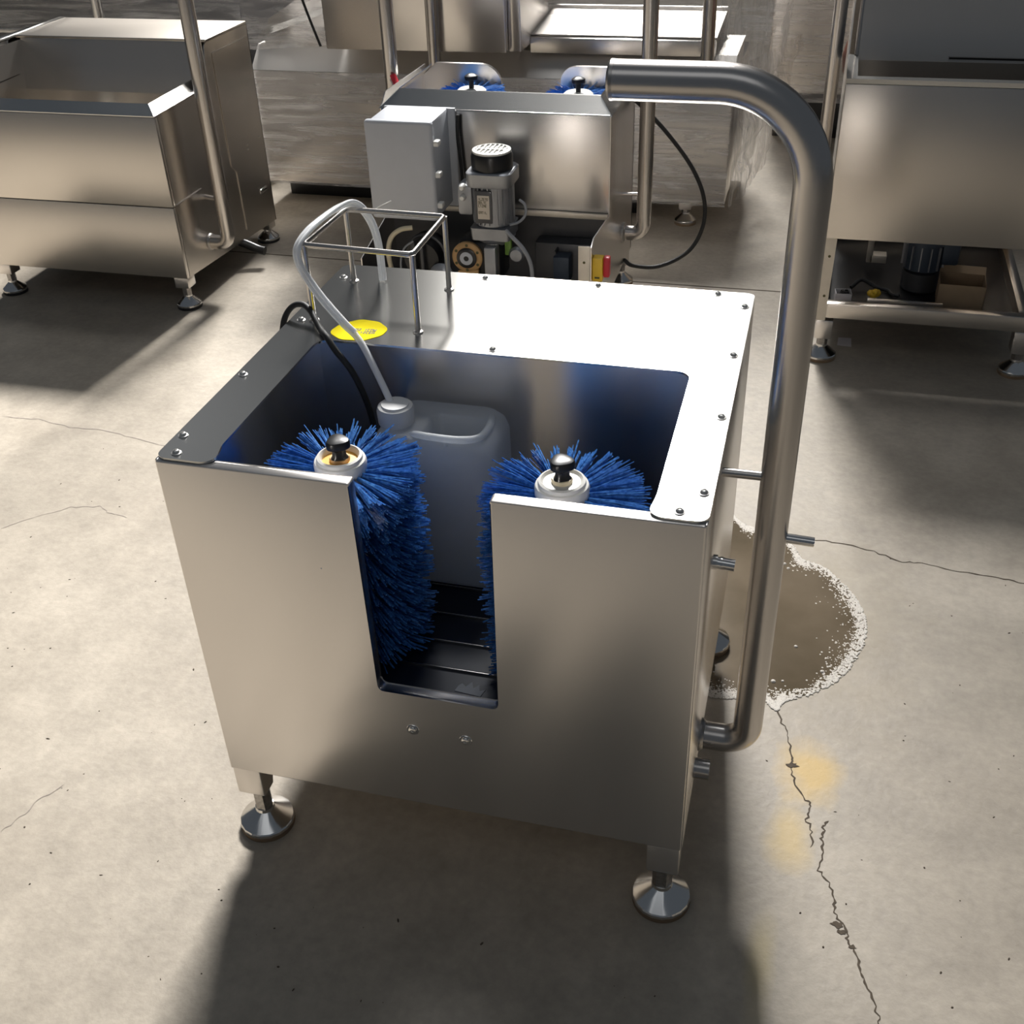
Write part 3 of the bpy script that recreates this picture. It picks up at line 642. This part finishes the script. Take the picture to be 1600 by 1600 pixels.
def lightbox(name, label, x0, x1, y0, y1, z0, z1, mat, rot=0, top=None):
    b = B(); t = .002; c = Vector(((x0+x1)/2, (y0+y1)/2, z0))
    b.box(x0, x1, y0, y1, z0, z0+t); b.box(x0, x1, y0, y0+t, z0, z1); b.box(x0, x1, y1-t, y1, z0, z1); b.box(x0, x0+t, y0, y1, z0, z1); b.box(x1-t, x1, y0, y1, z0, z1)
    if top: b.poly([(x0,y1,z1),(x1,y1,z1),(x1,y1+top*.6,z1+top*.5),(x0,y1+top*.6,z1+top*.5)], (0,.001,.001))
    bmesh.ops.rotate(b.bm, cent=c, matrix=Matrix.Rotation(rot, 3, 'Z'), verts=b.bm.verts)
    o = mk(name, b, mat, smooth=0); return o
tr = thing('small_carton', 'small white carton filled with black fittings, left end of the open tray', 'box', (.945, 2.12, .140))
o = lightbox('carton', '', .922, .968, 2.10, 2.14, .1405, .186, PAPER, .12)
o.parent = tr; o.location = -wl(tr)
b = B()
for k in range(16): b.lathe([(.005,0),(.006,.004),(.004,.009)], (.945+random.uniform(-.016,.016), 2.12+random.uniform(-.012,.012), .168+random.uniform(0,.014)), seg=7)
o = mk('black_fittings', b, BLACK, tr); o['kind'] = 'stuff'
o = lightbox('cardboard_box', '', 1.215, 1.345, 2.16, 2.26, .1405, .212, CARD, -.05, .03); tag(o, 'opened brown cardboard box on the tray, right of the motor', 'box')
b = B(); b.box(1.015, 1.225, 2.10, 2.112, .1405, .176, .001); b.box(1.015, 1.225, 2.10, 2.15, .1405, .143); tag(mk('metal_channel', b, STEEL), 'folded steel channel lying along the front of the open tray', 'bracket')
b = B()
for q in ((0,0,0,.013),(.012,.004,.003,.010),(-.010,.003,.002,.009),(.004,-.006,.010,.009)):
    b.lathe([(q[3]*.5,-q[3]),(q[3],-q[3]*.3),(q[3],q[3]*.3),(q[3]*.5,q[3]),(q[3]*.1,q[3]*1.05)], (1.035+q[0], 2.19+q[1], .154+q[2]), seg=10)
tag(mk('yellow_cloth', b, YELLOWP), 'crumpled yellow scrap lying on the open tray left of the motor', 'cloth')
b = B(); b.box(.985, 1.02, 2.11, 2.14, .1405, .147, .001); tag(mk('white_packet', b, PAPER), 'flat white packet on the tray beside the small carton', 'packet')
b = B(); b.tube(spline([(.97,2.24,.15),(1.0,2.27,.165),(1.04,2.26,.15),(1.08,2.24,.148),(1.09,2.21,.15),(1.11,2.2,.15)], 6), .006, 8); tag(mk('black_lead', b, RUBBER), 'short black lead coiled on the open tray behind the yellow scrap', 'cable')
b = B(); b.poly([(.950,2.142,.0005),(.992,2.138,.0005),(.991,2.200,.0005),(.952,2.198,.0005)], (0,0,.0005)); tag(mk('paper_scrap', b, PAPER, smooth=0), 'small pale paper scrap on the floor under the open base washer', 'paper')
# brown rounded seat behind the right machine
br_ = thing('brown_stool', 'reddish brown rounded seat just visible behind the right washer', 'stool', (.98, 2.86, 0))
b = B(); b.lathe([(.02,.60),(.085,.605),(.112,.64),(.118,.69),(.108,.73),(.075,.765),(.02,.775)], (.98, 2.86, 0), seg=32); mk('seat', b, BROWN, br_)
b = B(); b.lathe([(.11,0),(.11,.012),(.025,.03),(.022,.602)], (.98, 2.86, 0), seg=24); mk('pedestal', b, DARKSTEEL, br_)

# ------------------------------------------------------------------ centre machine seen from behind, cover off
cm = thing('uncovered_boot_washer', 'stainless boot washer in the middle with rear cover off, showing motor and grey box', 'washing machine', (-.11, 2.2, 0))
X0, X1, YB, YF = -.462, .240, 2.11, 2.535
b = B(); b.box(X0+.01, X1-.001, YB, YB+.004, .385, .672, .001); mk('tub_back', b, STEEL, cm)
b = B(); b.poly([(X0-.004,YB-.002,.668),(X1+.004,YB-.002,.668),(X1-.040,YB+.052,.712),(X0+.045,YB+.052,.712)], (0,.003,.002)); mk('bevel_rim', b, PLATE, cm, smooth=0)
for q in ([(X0-.004,YB-.002,.668),(X0+.045,YB+.052,.712),(X0+.045,YF-.05,.712),(X0-.004,YF,.668)], [(X1+.004,YB-.002,.668),(X1+.004,YF,.668),(X1-.040,YF-.05,.712),(X1-.040,YB+.052,.712)]):
    b = B(); b.poly(q, (0,0,.002)); mk('bevel_rim', b, PLATE, cm, smooth=0)
for xa, s in ((X0, 1), (X1-.003, -1)):
    out = [(1.79,.12),(YF,.12),(YF,.700),(YB+.05,.705),(YB,.668),(YB,.40),(1.835,.40),(1.79,.31)] if s < 0 else [(1.84,.12),(YF,.12),(YF,.700),(YB+.05,.705),(YB,.668),(YB,.36),(1.84,.30)]
    if s < 0: out = [(1.84,.12),(YF,.12),(YF,.668),(YB,.668),(YB,.378),(1.875,.395),(1.84,.380)]
    b = B(); b.poly([(xa,y,z) for y, z in out], (.003,0,0)); mk('side_panel', b, STEEL, cm, smooth=30)
b = B(); pts = [(X0,YF,.12),(X1,YF,.12),(X1,YF,.668),(X1-.04,YF,.708),(.0,YF,.708),(.0,YF,.40),(-.195,YF,.40),(-.195,YF,.708),(X0+.045,YF,.708),(X0,YF,.668)]
b.poly(fillet(pts, [0,0,.006,.006,.05,.01,.01,.07,.006,.006][:0] or [0,0,.006,.006,.05,.01,.01,.07,.006,.006], 6, True), (0,-.016,0)); mk('front_panel', b, STEEL, cm, smooth=30)
b = B(); b.box(X0+.003, X1-.003, YB+.004, YF-.016, .396, .40); mk('tub_floor', b, STEEL, cm, smooth=0)
b = B(); b.box(X0+.003, X1-.003, YB-.014, YB, .368, .384, .001); mk('rear_ledge', b, CREAMSTEEL, cm)
b = B(); b.box(X0+.003, X1-.003, YB+.02, YB+.024, .12, .366); mk('inner_back', b, DARKSTEEL, cm, smooth=0)
b = B(); b.box(X0+.003, X1-.003, 1.845, YF-.02, .12, .126); mk('base_tray', b, DARKSTEEL, cm, smooth=0)
b = B(); b.box(X1-.038, X1-.004, 1.839, 1.842, .12, .382, .001); fl = mk('corner_flange', b, CREAMSTEEL, cm)
b = B(); b.lathe([(.004,0),(.004,-.0008),(.0025,-.001)], (X1-.021, 1.839, .335), axis='Y', seg=10); mk('post_hole', b, INK, fl)
for x in (X0+.03, X1-.03):
    for y in (1.87, YF-.03):
        leg(cm, x-.025, x+.025, y-.025, y+.025, .07, .121); level_foot(cm, x, y, .07, .045)
b = B(); b.tube(fillet([(X1-.001,2.36,.235),(.307,2.36,.235),(.307,2.36,1.25),(-.1,2.36,1.25)], [0,.062,.12,0], 12), .0235, 20); hd = mk('handle_tube', b, SATIN, cm)
b = B(); b.lathe([(.033, 0), (.032, .005), (.025, .010)], (X1, 2.36, .235), axis='X', seg=22); mk('weld_bead', b, WELD, hd)
b = B(); b.tube([(X1-.001,2.35,.365),(.29,2.355,.365)], .006, 12); mk('brace_rod', b, SATIN, cm)
b = B(); b.tube(fillet([(X0+.001,2.36,.50),(-.512,2.36,.50),(-.512,2.36,1.3)], [0,.04,0], 8), .0225, 20); hl = mk('handle_tube', b, SATIN, cm)
b = B(); b.tube(spline([(-.497,2.330,.712),(-.489,2.325,.698),(-.480,2.318,.686),(-.472,2.312,.676)], 4), .012, 8, flat=.5); mk('red_tag', b, REDP, hl)
b = B(); b.tube(spline([(-.504,2.330,.698),(-.488,2.318,.680),(-.470,2.308,.664),(-.460,2.30,.668),(-.462,2.30,.682)], 4), .006, 8, flat=.6); mk('white_tag', b, WHITEP, hl)
b = B(); b.box(X1, X1+.030, 1.85, 1.885, .275, .345, .004); sw = mk('isolator_switch', b, YELLOWP, cm)
b = B(); b.box(X1+.030, X1+.048, 1.86, 1.885, .285, .345, .004); mk('red_grip', b, REDP, sw)
b = B(); b.box(X1+.008, X1+.022, 1.8485, 1.850, .285, .290); mk('switch_slot', b, INK, sw)
# brushes of the centre machine, tops just above the rim
for x in (-.262, .083):
    t = thing('roller_brush', 'blue roller brush with white cap in the middle machine, %s one' % ('left' if x < -.1 else 'right'), 'brush', (x, 2.40, .40), 'blue roller brushes of the middle machine')
    b = B(); b.lathe([(.030,.402),(.030,.635),(.046,.637),(.047,.655),(.040,.661),(.010,.662)], (x, 2.40, 0), seg=28); mk('hub_cap', b, WHITEP, t)
    b = B(); b.lathe([(.008,.661),(.008,.686),(.020,.689),(.021,.700),(.012,.705),(.002,.706)], (x, 2.40, 0), seg=24, lobes=3, lobe_amt=.08); mk('knob', b, BLACK, t)
    if x < -.1: bsrc = mk('bristles', brush_mesh(.030, .112, .43, .648), BRISTLE, t, loc=(x, 2.40, 0), smooth=0, recalc=False); bsrc['kind'] = 'stuff'
    else: again(bsrc, (x, 2.40, 0), t)
# grey electrical box
eb = mk('electrical_box', B().box(-.440, -.247, 1.955, 2.107, .395, .678, .008), GREYBOX, cm)
b = B(); b.box(-.446, -.241, 1.925, 1.952, .395, .683, .010, 3); mk('box_door', b, GREYBOX, eb)
b = B(); b.box(-.445, -.225, 2.099, 2.1085, .385, .678, .001); mk('mounting_plate', b, GREYBOX, eb)
for z in (.62, .53, .44):
    b = B(); b.box(-.243, -.226, 1.935, 1.962, z-.008, z+.008, .004); mk('latch', b, WHITEP, eb)
b = B(); b.tube(spline([(-.215,2.10,.66),(-.218,2.095,.60),(-.212,2.095,.5),(-.207,2.09,.39)], 5), .0055, 8); mk('box_cable', b, RUBBER, eb)
# motor and gearbox
MX, MY = -.080, 1.975
mt = mk('geared_motor', B().lathe([(.050,.385),(.055,.39),(.055,.515),(.050,.518)], (MX, MY, 0), seg=32), ALU, cm)
for k in range(24):
    a = 2*PI*k/24; b = B(); b.box(.054, .062, -.0016, .0016, .395, .512)
    bmesh.ops.rotate(b.bm, cent=(0,0,0), matrix=Matrix.Rotation(a, 3, 'Z'), verts=b.bm.verts); bmesh.ops.translate(b.bm, vec=(MX, MY, 0), verts=b.bm.verts); mk('cooling_fin', b, ALU, mt, smooth=0)
b = B(); b.rings([rrect(MX, MY, .066, .066, .03, .508), rrect(MX, MY, .068, .068, .03, .512), rrect(MX, MY, .068, .068, .03, .546), rrect(MX, MY, .064, .064, .03, .550)]); mk('end_bell', b, ALU, mt)
b = B(); b.lathe([(.060,.548),(.061,.585),(.057,.596),(.050,.598)], (MX, MY, 0), seg=36); fc = mk('fan_cover', b, BLACK, mt)
b = B(); b.lathe([(.056,.596),(.056,.602),(.050,.604),(.047,.604),(.047,.599)], (MX, MY, 0), seg=36); mk('grille_ring', b, WHITEP, fc)
for k in range(7):
    x = -.040+k*.0133; hw = math.sqrt(max(.0001, .048**2-x*x))
    b = B(); b.box(MX+x-.0028, MX+x+.0028, MY-hw, MY+hw, .600, .6035, .0008, 1); mk('grille_bar', b, WHITEP, fc)
b = B(); b.box(MX-.048, MX+.048, MY-.003, MY+.003, .599, .603); mk('grille_bar', b, WHITEP, fc)
b = B(); b.box(MX-.038, MX+.012, MY-.0650, MY-.0615, .405, .500, .001); mk('fin_block', b, DARKSTEEL, mt)
b = B(); b.box(MX-.030, MX+.006, MY-.0675, MY-.0648, .418, .488, .001); npl = mk('name_plate', b, LABELP, mt)
b = B(); stroke_text(b, ['ILZETE', 'OELTC', 'CTZAE', '', 'EATIL'], Vector((MX-.0265, MY-.0677, .474)), None, (1,0,0), (0,0,1), 0, .0034); mk('plate_print', b, INK, npl, smooth=0, recalc=False)
b = B(); b.box(MX-.100, MX-.055, MY-.035, MY+.035, .415, .505, .008); tb = mk('terminal_box', b, ALU, mt)
for z in (.50, .47):
    b = B(); b.lathe([(.010,0),(.010,-.012),(.006,-.020)], (MX-.082, MY-.030, z), axis='Y', seg=10); mk('cable_gland', b, WHITEP, tb)
b = B(); b.rings([rrect(MX, MY, .058, .058, .012, .350), rrect(MX, MY, .060, .060, .012, .386)]); b.lathe([(.045,.330),(.062,.350)], (MX, MY, 0), seg=28); mk('motor_flange', b, ALU, mt)
b = B(); b.box(MX-.105, MX+.030, MY-.055, MY+.060, .215, .345, .018); gb = mk('gearbox', b, BLACK, cm)
GX, GZ, GY = -.150, .298, 1.915
b = B(); b.lathe([(.046,.006),(.047,-.006),(.042,-.010),(.030,-.010)], (GX, GY, GZ), axis='Y', seg=36); gr = mk('bearing_flange', b, BRASS, gb)
b = B(); b.lathe([(.030,-.009),(.031,-.014),(.027,-.016),(.020,-.016)], (GX, GY, GZ), axis='Y', seg=32); mk('seal_ring', b, BLACK, gr)
b = B(); b.lathe([(.020,-.015),(.020,-.017),(.008,-.018),(.0078,-.014),(.004,-.013)], (GX, GY, GZ), axis='Y', seg=28); mk('shaft_end', b, GREYBOX, gr)
for k in range(6):
    a = PI*2*k/6+.5; b = B(); b.lathe([(.0045,-.009),(.0045,-.0108),(.003,-.0112)], (GX+.038*math.cos(a), GY, GZ+.038*math.sin(a)), axis='Y', seg=8); mk('flange_bolt', b, INK, gr)
b = B(); b.poly([(GX-.030,1.905,.255),(GX+.034,1.905,.262),(GX+.028,1.905,.20),(GX-.018,1.905,.20)], (0,.008,0)); mk('torque_arm', b, BRASS, gb, smooth=0)
b = B(); b.box(-.095, -.060, 1.90, 1.93, .15, .335, .004); mk('support_post', b, ALU, gb)
b = B(); b.lathe([(.022,0),(.024,-.012),(.018,-.022),(.006,-.024)], (-.005, 1.95, .305), axis='Y', seg=24); mk('round_plug', b, ALU, gb)
b = B(); b.box(-.042, -.022, 1.94, 1.955, .30, .36, .003); mk('terminal_strip', b, GREENLAMP, gb)
b = B(); b.tube(spline([(-.03,1.92,.385),(-.01,1.91,.37),(.025,1.90,.34),(.047,1.895,.30),(.053,1.892,.25),(.05,1.89,.19)], 7), .0062, 10); mk('motor_cable', b, GREYCABLE, mt)
b = B(); b.tube(spline([(.0,1.97,.46),(.018,1.96,.45),(.022,1.95,.425),(.005,1.94,.405),(-.02,1.925,.400)], 6), .004, 8); mk('cable_loop', b, GREYCABLE, mt)
# pump left of the gearbox
pm = mk('pump', B().lathe([(.03,-.02),(.055,-.018),(.06,.0),(.06,.07),(.05,.09)], (-.300, 1.94, .275), axis='Y', seg=28), BLACK, cm)
b = B(); b.lathe([(.062,.02),(.066,.022),(.066,.034),(.062,.036)], (-.300,1.94,.275), axis='Y', seg=28); mk('pump_band', b, DARKSTEEL, pm)
b = B(); b.box(-.325, -.310, 1.90, 1.925, .235, .335, .003); b.box(-.295, -.285, 1.90, 1.925, .235, .340, .003); mk('pump_rib', b, DARKSTEEL, pm)
b = B(); b.lathe([(.035,0),(.038,-.01),(.028,-.02),(.01,-.022)], (-.235, 1.92, .235), axis='Y', seg=20); mk('pump_outlet', b, ALU, pm)
b = B(); b.tube(spline([(-.372,1.90,.16),(-.390,1.90,.24),(-.396,1.90,.30),(-.385,1.905,.345),(-.355,1.91,.37),(-.320,1.92,.375)], 7), .0075, 10); mk('white_pipe', b, CREAM, pm)
b = B(); b.tube(spline([(-.345,1.88,.20),(-.352,1.88,.27),(-.34,1.885,.32),(-.31,1.89,.345)], 6), .003, 8); mk('pump_cable', b, GREYCABLE, pm)
b = B(); b.box(.02, .20, 2.06, 2.12, .13, .30, .004); b.box(.09, .095, 2.02, 2.06, .2, .29); mk('control_box', b, DARKSTEEL, cm)
b = B(); b.box(.09, .14, 2.00, 2.05, .20, .28, .004); mk('relay', b, BLUEMOTOR, cm)
# power cable
b = B(); b.tube(spline([(X1+.001,2.46,.630),(.262,2.49,.607),(.346,2.5,.524),(.434,2.5,.416),(.481,2.5,.314),(.483,2.5,.217),(.441,2.48,.136),(.352,2.44,.095),(.27,2.41,.103),(.24,2.40,.125)], 8), .0068, 10)
tag(mk('power_cable', b, RUBBER), 'black power cable hanging in a wide loop right of the uncovered middle washer', 'cable')

# ------------------------------------------------------------------ wrapped machines at the back
wm = thing('wrapped_washer', 'long stainless machine wrapped in clear stretch film behind the middle washer', 'washing machine', (-.4, 3.4, 0))
b = B(); b.box(-1.36, .505, 3.05, 3.75, .105, .540, .004); mk('body', b, STEEL, wm)
b = B(); b.poly([(-1.36,3.05,.541),(.505,3.05,.541),(.505,3.14,.618),(-1.36,3.14,.618)], (0,.34,0)); mk('sloped_top', b, SHEET, wm, smooth=0)
b = B(); b.box(-.983, -.292, 2.94, 3.62, .648, 1.12, .006); mk('hood', b, STEEL, wm)
b = B(); b.box(-.291, -.245, 2.97, 3.6, .648, 1.12, .004); mk('hood_column', b, STEEL, wm)
b = B(); b.box(-.245, .43, 3.10, 3.13, .618, .672, .003); mk('ledge', b, STEEL, wm)
b = B(); b.poly([(-.245,3.13,.674),(.43,3.13,.674),(.43,3.48,.70),(-.245,3.48,.70)], (0,0,.004)); mk('bright_shelf', b, SHEET, wm, smooth=0)
b = B(); b.box(-.245, .43, 3.48, 3.50, .60, .715); mk('rear_upright', b, STEEL, wm)
b = B(); b.poly([(-1.36,3.2,.62),(-1.0,3.16,.62),(-1.0,3.16,.83),(-1.03,3.16,.86),(-1.33,3.2,.70)], (0,.02,0)); mk('side_wing', b, STEEL, wm, smooth=0)
b = B(); b.poly([(-1.355,3.13,.64),(-1.335,3.13,.67),(-1.0,3.10,.775),(-1.0,3.10,.755)], (0,.06,0)); mk('wing_edge', b, PLATE, wm, smooth=0)
b = B(); b.tube([(.411,3.02,.60),(.405,3.02,1.2)], .0235, 18); mk('handle_tube', b, SATIN, wm)
b = B(); b.tube([(-.552,2.905,.57),(-.548,2.905,1.2)], .0235, 18); mk('handle_tube', b, SATIN, wm)
b = B(); b.tube(spline([(-1.0,2.93,.66),(-1.02,2.93,.72),(-1.045,2.93,.80),(-1.06,2.93,.86)], 5), .005, 8); mk('black_strap', b, RUBBER, wm)
b = B(); b.box(-1.34, .18, 3.20, 3.70, 0, .104, .004); mk('dark_gap_block', b, BLACK, wm)  # black block added to fill the recess under the machine with shade
for x in (.355,):
    leg(wm, x-.025, x+.025, 3.10, 3.15, .06, .106); level_foot(wm, x, 3.125, .06, .042)
# wrinkled film sheets
def sheet(name, p00, p10, p01, p11, nu, nv, amp, fu, fv, mat, parent, nrm, seed=0):
    b = B(); A = [Vector(p) for p in (p00, p10, p01, p11)]; nrm = Vector(nrm); g = []
    for j in range(nv+1):
        row = []
        for i in range(nu+1):
            u, v = i/nu, j/nv; p = (A[0]*(1-u)+A[1]*u)*(1-v)+(A[2]*(1-u)+A[3]*u)*v
            h = noise.noise(Vector((u*fu+seed, v*fv, seed)))+.5*noise.noise(Vector((u*fu*2.3, v*fv*2.3+seed, 5)))
            row.append(b.bm.verts.new(p+nrm*amp*(h+.9)))
        g.append(row)
    for j in range(nv):
        for i in range(nu): b.bm.faces.new((g[j][i], g[j][i+1], g[j+1][i+1], g[j+1][i]))
    return mk(name, b, mat, parent, smooth=180, recalc=False)
sheet('film_wrap', (-1.37,3.044,.10), (.508,3.044,.10), (-1.37,3.044,.545), (.508,3.044,.545), 60, 60, .006, 3, 26, FILM, wm, (0,-1,0), 1)
sheet('film_wrap', (.512,3.04,.10), (.55,3.70,.12), (.512,3.04,.62), (.60,3.70,.62), 24, 24, .012, 6, 4, FILMV, wm, (1,0,0), 4)
sheet('film_wrap', (.50,3.06,.60), (.52,3.10,.10), (.69,3.55,.62), (.60,3.40,.16), 22, 22, .03, 5, 3, FILMV, wm, (1,-.2,0), 7)
sheet('film_wrap', (-.24,3.40,.70), (.60,3.36,.62), (-.24,3.40,1.2), (.66,3.40,1.2), 40, 24, .03, 4, 9, FILM, wm, (0,-1,0), 9)
sheet('film_wrap', (.44,3.10,.62), (.66,3.3,.40), (.44,3.15,1.2), (.70,3.35,1.2), 24, 24, .04, 5, 3, FILMV, wm, (0,-1,0), 12)
sheet('film_wrap', (-1.36,3.06,.62), (-1.0,3.06,.64), (-1.36,3.06,1.1), (-1.0,3.06,1.1), 24, 24, .035, 4, 5, FILM, wm, (0,-1,0), 15)

lw = thing('wrapped_crate', 'dark film-wrapped machine behind the left washer, with a bare upright tube', 'washing machine', (-2.1, 3.5, 0))
b = B(); b.box(-3.2, -1.46, 3.25, 4.0, .10, .95, .01); mk('body', b, DARKSTEEL, lw)
b = B(); b.box(-2.9, -1.5, 3.22, 3.25, .62, .64, .003); mk('edge_bar', b, PLATE, lw)
sheet('film_wrap', (-3.25,3.18,.10), (-1.42,3.18,.10), (-3.25,3.18,1.1), (-1.42,3.18,1.1), 50, 40, .03, 5, 6, FILM, lw, (0,-1,0), 21)
b = B(); b.tube([(-1.935,2.95,.05),(-1.905,2.95,1.3)], .021, 16); b.lathe([(.05,0),(.05,.01),(.021,.05)], (-1.936,2.95,0), seg=18); mk('upright_tube', b, POLISH, lw)
b = B(); b.tube([(-1.915,2.96,.83),(-1.55,3.0,.905)], .010, 10); mk('cross_rod', b, POLISH, lw)

rw = thing('wrapped_pallet', 'film-wrapped stainless crate far back between the tall handle and right washer', 'washing machine', (1.1, 4.6, 0))
b = B(); b.box(.56, 1.9, 4.25, 5.1, .22, 1.2, .01); mk('body', b, STEEL, rw)
b = B(); b.box(.60, 1.8, 4.35, 5.0, 0, .22, .006); mk('dark_gap_block', b, BLACK, rw)  # black block put in for the dark gap below the crate
sheet('film_wrap', (.54,4.2,.20), (1.95,4.2,.20), (.54,4.2,1.2), (1.95,4.2,1.2), 40, 40, .02, 4, 20, FILM, rw, (0,-1,0), 31)
nw = thing('wrapped_beige_box', 'beige film-wrapped box behind the right washer handle', 'box', (1.2, 3.5, 0))
b = B(); b.box(.925, 1.5, 3.2, 3.8, .0, 1.0, .01); mk('body', b, CARD, nw)
sheet('film_wrap', (.915,3.17,.02), (1.52,3.17,.02), (.915,3.17,1.02), (1.52,3.17,1.02), 24, 40, .012, 3, 20, FILM, nw, (0,-1,0), 37)
for nm, x0, x1 in (('steel_cabinet', -1.9, -.75),):
    t = thing(nm, 'dark steel cabinet in the far background, %s' % ('behind the hood of the wrapped machine' if x0 < -1 else 'behind the bright shelf of the wrapped machine'), 'cabinet', ((x0+x1)/2, 4.6, 0))
    b = B(); b.box(x0, x1, 4.4, 4.9, .06, 1.3, .01); mk('body', b, STEEL, t)
    b = B(); b.box(x0+.05, x1-.05, 4.45, 4.85, 0, .06); mk('plinth', b, DARKSTEEL, t)
